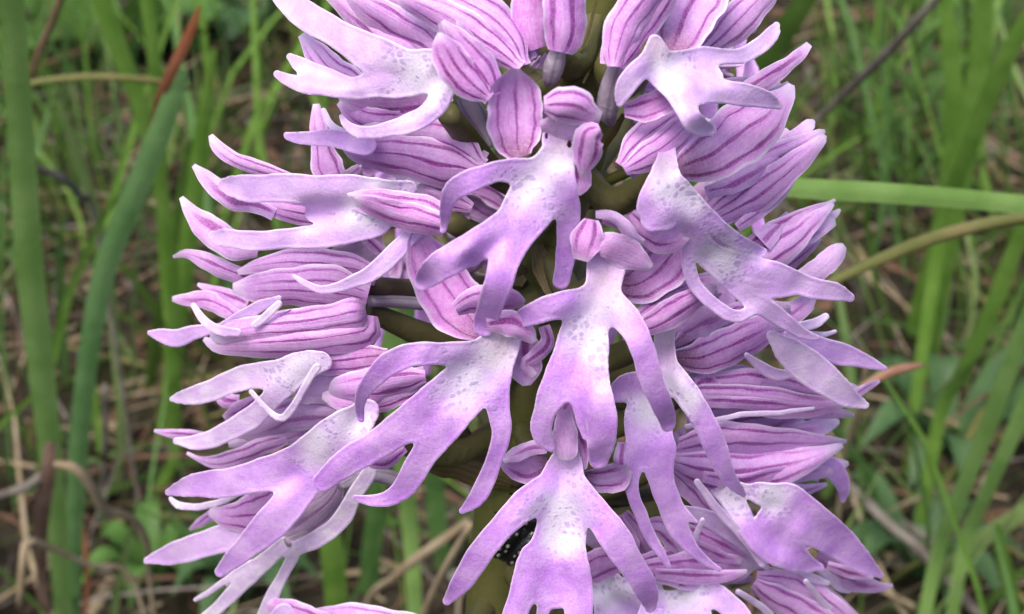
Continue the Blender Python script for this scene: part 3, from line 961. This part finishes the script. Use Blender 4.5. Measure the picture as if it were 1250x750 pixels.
# ------------------------------------------------------------------ black beetle on the stem
def beetle():
    kb = NT('beetle_shell')
    kb.bump(kb.noise(3500, 3), .5, .0001)
    mb = kb.finish((.006, .006, .007), .22, .6)
    mw = plain('beetle_spot', (.16, .16, .14), (.30, .30, .27), 3000, .7)
    c0 = P(632, 658, 6.8)
    bo = bpy.data.objects.new('beetle', None); bo.location = c0; bo.empty_display_size = .004
    col.objects.link(bo)
    tag(bo, 'small black beetle with white dots clinging to the orchid stem under a flower lip', 'beetle')
    ex = (P(655, 630, 6.8) - P(610, 686, 6.8)).normalized()      # tail -> head
    ez = Vector((0, -1, .15)).normalized()
    ey = ez.cross(ex).normalized(); ez = ex.cross(ey).normalized()
    R = Matrix((ex, ey, ez)).transposed()
    def ell(c, r, n=(9, 14), clip=None, groove=False):
        V, F = [], []
        for i in range(n[0]):
            th = math.pi * i / (n[0] - 1)
            for j in range(n[1]):
                ph = 2 * math.pi * j / n[1]
                q = Vector((c[0] + r[0] * math.cos(th), c[1] + r[1] * math.sin(th) * math.cos(ph), c[2] + r[2] * math.sin(th) * math.sin(ph)))
                V.append(tuple(R @ (q * .001)))
        for i in range(n[0] - 1):
            for j in range(n[1]):
                F.append((i * n[1] + j, (i + 1) * n[1] + j, (i + 1) * n[1] + (j + 1) % n[1], i * n[1] + (j + 1) % n[1]))
        return V, F
    def part(name, V, F, m, par):
        return mesh_obj(name, V, F, m, par)
    part('abdomen', *ell((-.3, 0, -.15), (2.6, 1.45, .8)), mb, bo)
    for s in (-1, 1):
        w = part('wing_cover', *ell((-.4, s * .72, .15), (2.35, .8, .85)), mb, bo)
        for (x, y, r) in ((-1.9, .7, .2), (-1.2, 1.0, .16), (-.5, .6, .2), (.3, 1.0, .16), (-1.1, .45, .15), (.9, .6, .17), (-.1, 1.15, .13)):
            z = .15 + .85 * math.sqrt(max(0, 1 - ((x + .4) / 2.35) ** 2 - ((y - .72) / .8) ** 2))
            part('spot', *ell((x, s * y, z), (r, r * .8, .06), (5, 8)), mw, w)
    pr = part('thorax', *ell((2.35, 0, .0), (1.05, 1.2, .75)), mb, bo)
    for (x, y) in ((2.2, .5), (2.7, .45), (2.2, -.5), (2.7, -.45)):
        part('spot', *ell((x, y, .68 if x < 2.5 else .6), (.15, .13, .06), (5, 8)), mw, pr)
    part('head', *ell((3.4, 0, -.05), (.6, .55, .4)), mb, bo)
    for s in (-1, 1):
        V, F, _, _ = tube([Vector(R @ (Vector(q) * .001)) for q in ((3.7, s * .3, .1), (4.1, s * .7, .2), (4.3, s * 1.1, .1))], [.00008, .00007, .00012], 6)
        part('antenna', V, F, mb, bo)
        for x0, x1 in ((2.2, 3.0), (.8, .6), (-.6, -1.7)):
            V, F, _, _ = tube([Vector(R @ (Vector(q) * .001)) for q in ((x0, s * .8, -.4), ((x0 + x1) / 2, s * 1.9, -.1), (x1, s * 2.4, -.9), (x1 - .2, s * 2.7, -1.3))], [.00022, .0002, .00012, .00007], 6)
            part('leg', V, F, mb, bo)
beetle()

# ------------------------------------------------------------------ grass, weeds and litter behind
def leaf_mat(name, c1, c2, scale=120, trans=.3, rough=.5, lines=True):
    k = NT(name)
    c = k.mix(k.ramp(k.noise(scale, 3), .3, .7), c1, c2)
    if lines:
        r = k.math('ABSOLUTE', k.math('SUBTRACT', k.math('FRACT', k.math('MULTIPLY', k.attr('uu'), 3.5)), .5))
        c = k.mix(k.ramp(r, .25, .5, 0, .22), c, tuple(min(1, q * 1.9) for q in c2))
    k.bump(k.noise(scale * 6, 2), .3, .0004)
    return k.finish(c, rough, .3, trans)

MG = [leaf_mat('grass_bright', (.115, .24, .032), (.18, .32, .058)),
      leaf_mat('grass_blue', (.075, .17, .042), (.115, .225, .065)),
      leaf_mat('grass_dark', (.052, .11, .018), (.085, .155, .03)),
      leaf_mat('grass_pale', (.16, .25, .07), (.22, .30, .11)),
      leaf_mat('fresh_blade', (.18, .33, .075), (.26, .42, .12)),
      leaf_mat('blue_green_blade', (.12, .26, .08), (.18, .33, .12))]
M_RUST = leaf_mat('dry_red_blade', (.26, .085, .040), (.34, .14, .075), trans=.15)
M_SHEATH = leaf_mat('dry_sheath', (.12, .075, .055), (.20, .13, .10), trans=.1, rough=.8)
M_STRAW = leaf_mat('straw', (.22, .165, .10), (.34, .28, .19), trans=.1, rough=.8)
M_TWIG = plain('grey_twig', (.10, .085, .072), (.20, .18, .16), 200, .85, .15, bd=.0006)
M_BROWN = plain('brown_stalk', (.10, .058, .036), (.17, .10, .068), 150, .8, .15, bd=.0006)
M_OLST = leaf_mat('olive_stalk', (.13, .15, .040), (.22, .19, .075), trans=.1)
M_PINK = plain('reddish_tip', (.26, .13, .085), (.34, .19, .13), 200, .6)

def to_root(p, w, lean=0.0):
    """add a foot on the ground below the last point"""
    l = p[-1]; dirv = (p[-1] - p[-2])
    hx = max(-.012, min(.012, dirv.x * 2)) + lean
    g = Vector((l.x + hx, l.y + .004, float(ground_z(l.x + hx, l.y + .004)) - .004))
    m = (l + g) * .5 + Vector((-hx * .25, 0, 0))
    return p + [m, g], w + [w[-1] * .95, w[-1] * .8]

def px_path(pts, root=True, lean=0.0):
    q = parse(pts)
    p = [P(a[0], a[1], -a[3]) for a in q]
    w = [a[2] * ((c - CAM).length * TH / 625) for a, c in zip(q, p)]
    if root:
        p, w = to_root(p, w, lean)
    return p, w

def blade_geo(p, w, fold=.22, n=None, face=None, ncol=5):
    a = np.array([[*c, ww] for c, ww in zip(p, w)])
    n = n or max(12, 5 * len(a))
    s = spline3(a, n)
    V, U = [], []
    u = np.linspace(-1, 1, ncol)
    for i in range(n):
        t = s[min(i + 1, n - 1), :3] - s[max(i - 1, 0), :3]
        t /= np.linalg.norm(t) + 1e-12
        vd = s[i, :3] - np.array(CAM) if face is None else np.array(face)
        vd = vd / (np.linalg.norm(vd) + 1e-12)
        sd_ = np.cross(t, vd); sd_ /= np.linalg.norm(sd_) + 1e-9
        nn = np.cross(sd_, t)
        for q in u:
            V.append(s[i, :3] + sd_ * q * s[i, 3] + nn * fold * (abs(q) - .5) * s[i, 3]); U.append(q)
    F = []
    for i in range(n - 1):
        for j in range(ncol - 1):
            b = i * ncol + j
            F.append((b, b + 1, b + ncol + 1, b + ncol))
    return np.array(V), F, np.array(U)

def spline3(a, n):
    q = np.vstack([2 * a[0] - a[1], a, 2 * a[-1] - a[-2]])
    out = []
    for i in range(1, len(q) - 2):
        for t in np.linspace(0, 1, 10, endpoint=False):
            A, B, C, D = q[i - 1], q[i], q[i + 1], q[i + 2]
            out.append(.5 * (2 * B + (C - A) * t + (2 * A - 5 * B + 4 * C - D) * t * t + (3 * B - A - 3 * C + D) * t ** 3))
    out.append(a[-1]); out = np.array(out)
    sg = np.r_[0, np.cumsum(np.linalg.norm(np.diff(out[:, :3], axis=0), axis=1) + 1e-9)]
    tt = np.linspace(0, sg[-1], n)
    r = np.stack([np.interp(tt, sg, out[:, k]) for k in range(4)], 1)
    r[:, 3] = np.maximum(r[:, 3], 1e-5)
    return r

def blade(label, pts, mat, lean=0.0, group=None, name='grass_plant', cat='grass plant', root=True):
    p, w = px_path(pts, root, lean)
    V, F, U = blade_geo(p, w)
    org = np.array(p[-1])
    o = mesh_obj(name, V, F, mat, None, org, dict(uu=U))
    return tag(o, label, cat, group)

def twig(label, pts, mat, name='dry_twig', cat='twig', root=False, lean=0, bumps=.12, group=None):
    p, w = px_path(pts, root, lean)
    # dry stalks are not perfectly round or straight
    V, F, uu, vv = tube(p, w, 8, bumps)
    o = mesh_obj(name, V, F, mat, None, np.array(p[-1]), dict(uu=uu))
    return tag(o, label, cat, group)

# --- left
blade('broad bright green grass blade standing upright at the far left of the orchid', "4,-60,13,80 14,0,14,85 25,160,15,95 36,320,16,105 50,450,15,115 62,560,13,125 74,700,11,140 80,800,10,150", MG[4])
blade('long blue-green grass blade arching below the rusty dry tip', "222,85,8,110 203,140,13,112 178,205,14,116 148,275,14,122 124,345,13,128 106,450,12,136 95,560,11,146 88,700,10,160 85,800,9,168", MG[5])
blade('rusty red dried grass tip leaning over the blue-green blade', "244,8,2,104 232,40,6,105 214,78,7,107 196,118,6,112 184,165,5,120 160,240,4,128 135,322,3,137 112,440,3,148 98,600,3,162", M_RUST)
blade('green grass blade crossing behind the rusty dry tip', "105,-60,9,190 128,10,11,192 150,75,11,195 172,130,10,198 190,200,9,202 206,290,8,208 212,380,8,216 214,520,7,230", MG[0])
blade('narrow green grass blade standing behind the rusty dry tip', "170,-50,7,230 182,20,8,232 190,90,8,236 196,180,8,244 200,300,7,256", MG[0])
blade('soft green grass blade beside the leftmost upper petals of the orchid', "262,60,4,220 252,120,8,225 240,220,11,232 226,330,11,240 214,430,9,250 205,560,8,262", MG[0])
blade('pale narrow blade between the broad left blade and the blue-green one', "70,120,3,200 88,170,6,204 110,240,7,210 130,320,7,218 140,420,6,228", MG[3])
blade('thin green blade leaning from the broad left blade towards the petals', "232,170,3,260 220,250,7,265 208,330,8,270 190,420,7,278 176,520,7,290", MG[2])
twig('pale green stalk lying level across the grass at upper left', "26,104,4,170 70,97,4,172 120,94,4,175 190,99,4,180 230,108,3,184", M_OLST, 'grass_stalk', 'stalk', root=False)
twig('brown dry stalk slanting down beside the broad left blade', "84,-30,4,230 66,20,4,232 50,60,4,236 38,95,3,240 30,150,3,250", M_BROWN, root=True)
twig('short grey twig lying under the blue-green blade', "36,202,4,180 72,216,5,186 98,240,4,194 116,270,3,204", M_TWIG, root=True)
twig('curly tan tendril hooked round the foot of the broad left blade', "66,566,4,112 92,572,6,112 112,596,6,114 127,622,6,118 148,628,5,122 168,640,5,126 180,665,4,132 182,700,3,142", M_STRAW, 'dry_tendril', 'stalk', root=True)
twig('grey brown twig bent at the foot of the curly tan tendril', "-30,612,5,110 10,602,5,112 36,592,6,114 58,574,6,116 66,560,4,117", M_TWIG)
blade('brown dried leaf sheath round the foot of the broad left blade', "62,540,6,113 58,580,9,114 52,620,9,118 50,660,7,126 52,720,6,138", M_SHEATH, name='dry_leaf', cat='leaf')
twig('tan twig curling up at the lower left', "24,740,4,118 28,690,5,118 34,662,5,120 60,668,4,124 110,690,3,130 160,705,3,136", M_STRAW, root=True)
twig('pale dead stem standing among the blades left of the petals', "128,470,3,220 128,540,4,226 126,620,4,236", M_TWIG, root=True)
# --- right
blade('bright green grass blade stretching level to the right behind the orchid', "900,224,9,46 975,230,12,50 1100,237,12,58 1250,250,11,70 1400,268,10,84 1560,330,9,100", MG[4])
twig('olive grass stalk slanting up to the right behind the orchid', "960,372,5,58 1020,342,6,62 1110,302,8,68 1180,280,8,74 1250,266,8,82 1380,250,7,96 1500,330,6,110", M_OLST, 'grass_stalk', 'stalk', root=True)
blade('tall bright blade leaning at the lower right with a pale midrib', "1275,330,6,95 1250,400,9,100 1225,470,10,106 1196,545,10,114 1166,620,9,124 1142,685,8,134", MG[4])
blade('second bright blade close beside the tall leaning one', "1290,420,7,120 1262,470,9,124 1232,540,9,130 1205,600,8,138 1180,660,8,148", MG[4])
blade('green blade crossing the others at the right edge of the grass', "1262,240,5,170 1240,300,9,176 1210,380,10,184 1178,450,9,194 1150,500,8,206", MG[0])
blade('upright green blade standing behind the level blade', "1205,-60,8,240 1200,20,11,244 1190,120,13,250 1172,220,13,258 1152,330,11,268 1135,430,9,282", MG[0])
blade('farther upright green blade left of the one behind the level blade', "1150,-40,7,280 1160,60,10,284 1165,160,12,290 1150,270,11,300 1120,380,9,314", MG[0])
blade('green blade at the top right bending over the brown twig', "1290,-30,7,200 1250,30,10,206 1215,100,11,214 1180,190,10,226 1150,280,8,240", MG[0])
blade('green blade slanting up behind the topmost right petals', "1010,-40,8,200 970,20,13,206 935,70,15,214 895,115,14,224 860,160,12,236", MG[2])
blade('low pale green blade slanting at the bottom right corner', "1290,600,6,150 1250,625,9,152 1205,655,9,156 1165,685,8,162 1140,712,7,170", MG[3])
blade('short green blade at the bottom right corner', "1216,640,4,140 1224,680,8,144 1236,730,8,150 1244,790,7,160", MG[0])
twig('long grey brown twig leaning behind the upper right petals', "1180,-40,3,170 1130,14,5,180 1085,62,6,190 1040,105,5,202 995,150,4,214 960,190,4,228", M_TWIG, root=True)
twig('grey forked twig lying on the ground at lower right', "1010,570,4,196 1050,606,6,190 1085,640,6,184 1118,666,7,180 1150,700,6,176 1190,745,6,172 1240,800,5,168", M_TWIG)
twig('thin brown stem hanging beside the right hand petals', "1058,440,3,120 1050,490,4,124 1038,530,4,130 1030,560,3,136 1024,620,3,148", M_STRAW, root=True)
twig('reddish stem tip poking out behind the right hand petals', "1128,446,1.5,66 1108,449,5,64 1082,456,6,62 1050,474,4,60 1010,505,3,62 960,600,3,70", M_PINK, 'stem_tip', 'stem', root=True)
# --- below and between the flowers
blade('bright green blade seen under the left flowers beside the stem', "396,600,7,150 402,650,13,152 408,700,14,156 412,760,13,162 414,840,11,172", MG[0])
blade('bluish green blade seen under the left flowers', "462,560,6,180 458,620,10,184 452,690,12,190 448,770,11,198", MG[1])
blade('green blade showing through the gap left of the stem', "470,340,7,130 474,390,15,134 480,440,15,138 486,520,13,146 500,640,10,158", MG[4])
blade('wide dark green blade in the gap left of the stem', "500,350,8,170 508,400,14,174 514,470,14,180 530,590,12,194", MG[1])
twig('pale straw leaning against the foot of the orchid stem', "575,640,4,60 556,672,5,62 538,705,5,66 520,745,5,72 505,790,5,80", M_STRAW, root=True)
twig('tan twig slanting under the lower left flowers', "572,636,4,140 540,660,6,142 505,684,6,146 480,705,5,150 450,730,4,158", M_STRAW, root=True)

# --- small leafy weeds
def weed(label, px, py, n, ln, wd, mat, tilt=.5, seed=1, name='leafy_weed', ground=True, jitter=.3):
    g = P(px, py, 0)
    dirv = g - CAM
    t = -CAM.z / dirv.z
    pos = CAM + dirv * t
    pos.z = float(ground_z(pos.x, pos.y))
    r = random.Random(seed)
    root = bpy.data.objects.new(name, None); root.location = pos; root.empty_display_size = .01
    col.objects.link(root)
    tag(root, label, 'plant')
    for i in range(n):
        an = 2 * math.pi * i / n + r.uniform(-jitter, jitter)
        L = ln * r.uniform(.7, 1.15); tl = tilt * r.uniform(.6, 1.4)
        d = Vector((math.cos(an), math.sin(an), 0))
        p = [Vector((0, 0, -.002)), d * L * .3 * math.cos(tl) + Vector((0, 0, L * .35 * math.sin(tl) + .006)),
             d * L * .7 * math.cos(tl) + Vector((0, 0, L * .8 * math.sin(tl) + .008)), d * L * (math.cos(tl) + .1) + Vector((0, 0, L * .85 * math.sin(tl)))]
        V, F, U = blade_geo(p, [wd * .25, wd * .85, wd, wd * .08], .25, 12, face=(d.y * .0 - d.x * .5, -d.y * .5, 1.0))
        mesh_obj('leaf', V, F, mat, root, None, dict(uu=U))
    return root
M_WEED = leaf_mat('weed_leaf', (.055, .12, .045), (.09, .17, .065), 90)
M_WEED2 = leaf_mat('weed_leaf_light', (.07, .16, .03), (.11, .22, .05), 90)
weed('low dark green weed with oblong leaves at lower right', 1150, 560, 9, .036, .0042, M_WEED, .6, 2)
weed('small dark weed on the ground behind the lower right petals', 1120, 700, 8, .028, .0034, M_WEED, .5, 3)
weed('broad bright leaved weed at upper left behind the rusty tip', 150, 80, 6, .075, .014, M_WEED2, .5, 4)
weed('dark leaved weed behind the top left petals', 335, 45, 7, .08, .011, M_WEED, .6, 5)
weed('light green weed low at the bottom left under the petals', 190, 720, 7, .022, .003, M_WEED2, .5, 6)
weed('low weed of small leaves in the lower left grass', 300, 735, 7, .022, .003, M_WEED, .5, 9)
# feathery weed: a stalk with many narrow leaflets
def feathery(label, px, py, h, seed):
    g = P(px, py, 0); dv = g - CAM; pos = CAM + dv * (-CAM.z / dv.z); pos.z = 0
    r = random.Random(seed)
    root = bpy.data.objects.new('feathery_weed', None); root.location = pos; col.objects.link(root)
    tag(root, label, 'plant')
    V, F, uu, _ = tube([Vector((0, 0, -.003)), Vector((.004, 0, h * .5)), Vector((-.004, 0, h))], [.0012, .001, .0005], 6)
    mesh_obj('stalk', V, F, MG[2], root, None, dict(uu=uu))
    for i in range(34):
        z = h * (.15 + .85 * i / 34); an = i * 2.4 + r.uniform(-.3, .3)
        d = Vector((math.cos(an), math.sin(an), 0)); L = .026 * r.uniform(.7, 1.3)
        p = [Vector((0, 0, z)), d * L * .5 + Vector((0, 0, z + L * .4)), d * L + Vector((0, 0, z + L * .65))]
        V, F, U = blade_geo(p, [.0005, .0011, .0001], .2, 8, face=(-d.x, -d.y, .7), ncol=3)
        mesh_obj('leaflet', V, F, M_WEED2, root, None, dict(uu=U))
feathery('feathery green weed of narrow leaflets behind the upper right petals', 1090, 300, .085, 3)
feathery('second feathery weed between the upright blades at right', 1140, 270, .10, 8)

# --- the rest of the meadow: nobody could count it
def field(name, label, n, seed, region, length, width, mats, upright, cat='grass'):
    """blades or straws scattered on the ground, one mesh with a few materials"""
    r = random.Random(seed)
    V, F, MI, U = [], [], [], []
    while n > 0:
        n -= 1
        x = r.uniform(*region[0]); y = r.uniform(*region[1])
        if abs(x) < .02 and y < .05:
            continue
        if cat == 'grass':
            pr = .18 + 3.2 * max(0.0, abs(x) - .06 - .10 * max(0, y - .25)) + .75 * float(vnoise(np.float64(x * .55 + 3), np.float64(y * .55), 2.0))
            if r.random() > pr:
                continue
        L = r.uniform(*length) * (r.random() ** .5 * .6 + .4); w = r.uniform(*width)
        an = r.uniform(0, 6.283)
        el = upright[0] + (upright[1] - upright[0]) * r.random()
        z = float(ground_z(x, y))
        d = np.array([math.cos(an) * math.cos(el), math.sin(an) * math.cos(el), math.sin(el)])
        side = np.array([-math.sin(an + 0), math.cos(an), 0.0])
        ta = r.uniform(0, 3.14)
        nn = np.cross(d, side)
        side = side * math.cos(ta) + nn * math.sin(ta)
        droop = np.array([math.cos(an), math.sin(an), -.55]) * L * r.uniform(0, .45)
        b = len(V); k = 6
        mi = min(len(mats) - 1, int(r.random() ** 1.2 * len(mats)))
        wave = r.uniform(-.06, .06) * L
        for i in range(k):
            t = i / (k - 1)
            c = np.array([x, y, z - .002]) + d * L * t + droop * t * t + side * wave * math.sin(t * 5)
            if c[2] < z + .0005: c[2] = z + .0005
            ww = w * (.75 + .5 * t - 1.22 * t ** 3)
            V += [c - side * ww, c + np.cross(side, d) * ww * .35, c + side * ww]; U += [-1, 0, 1]
        for i in range(k - 1):
            for j in (0, 1):
                a = b + i * 3 + j
                F.append((a, a + 1, a + 4, a + 3)); MI.append(mi)
    me = bpy.data.meshes.new(name)
    me.from_pydata([tuple(q) for q in V], [], F)
    add_attr(me, 'uu', U)
    for m in mats: me.materials.append(m)
    me.polygons.foreach_set('material_index', MI)
    me.polygons.foreach_set('use_smooth', [True] * len(F))
    o = bpy.data.objects.new(name, me); col.objects.link(o)
    return tag(o, label, cat, kind='stuff')
REG = ((-.55, .55), (.10, 1.15))
field('meadow_grass', 'mixed green grass growing behind the orchid', 7500, 11, REG, (.05, .18), (.0005, .0017), [MG[0], MG[1], MG[0], MG[2], MG[3]], (1.15, 1.56))
field('short_turf', 'short thin green grass between the taller blades', 14000, 12, REG, (.02, .07), (.0005, .0013), [MG[2], MG[1], MG[2], M_OLST], (.2, 1.4))
field('straw_litter', 'dry straw and dead stems lying on the soil', 9000, 13, REG, (.02, .09), (.0003, .0010), [M_STRAW, M_BROWN, M_TWIG, M_BROWN], (-.05, .75), 'litter')
field('leaf_litter', 'small brown leaf scraps on the soil', 5000, 14, REG, (.006, .018), (.0015, .0035), [M_BROWN, M_TWIG, M_STRAW, M_BROWN], (0, .6), 'litter')
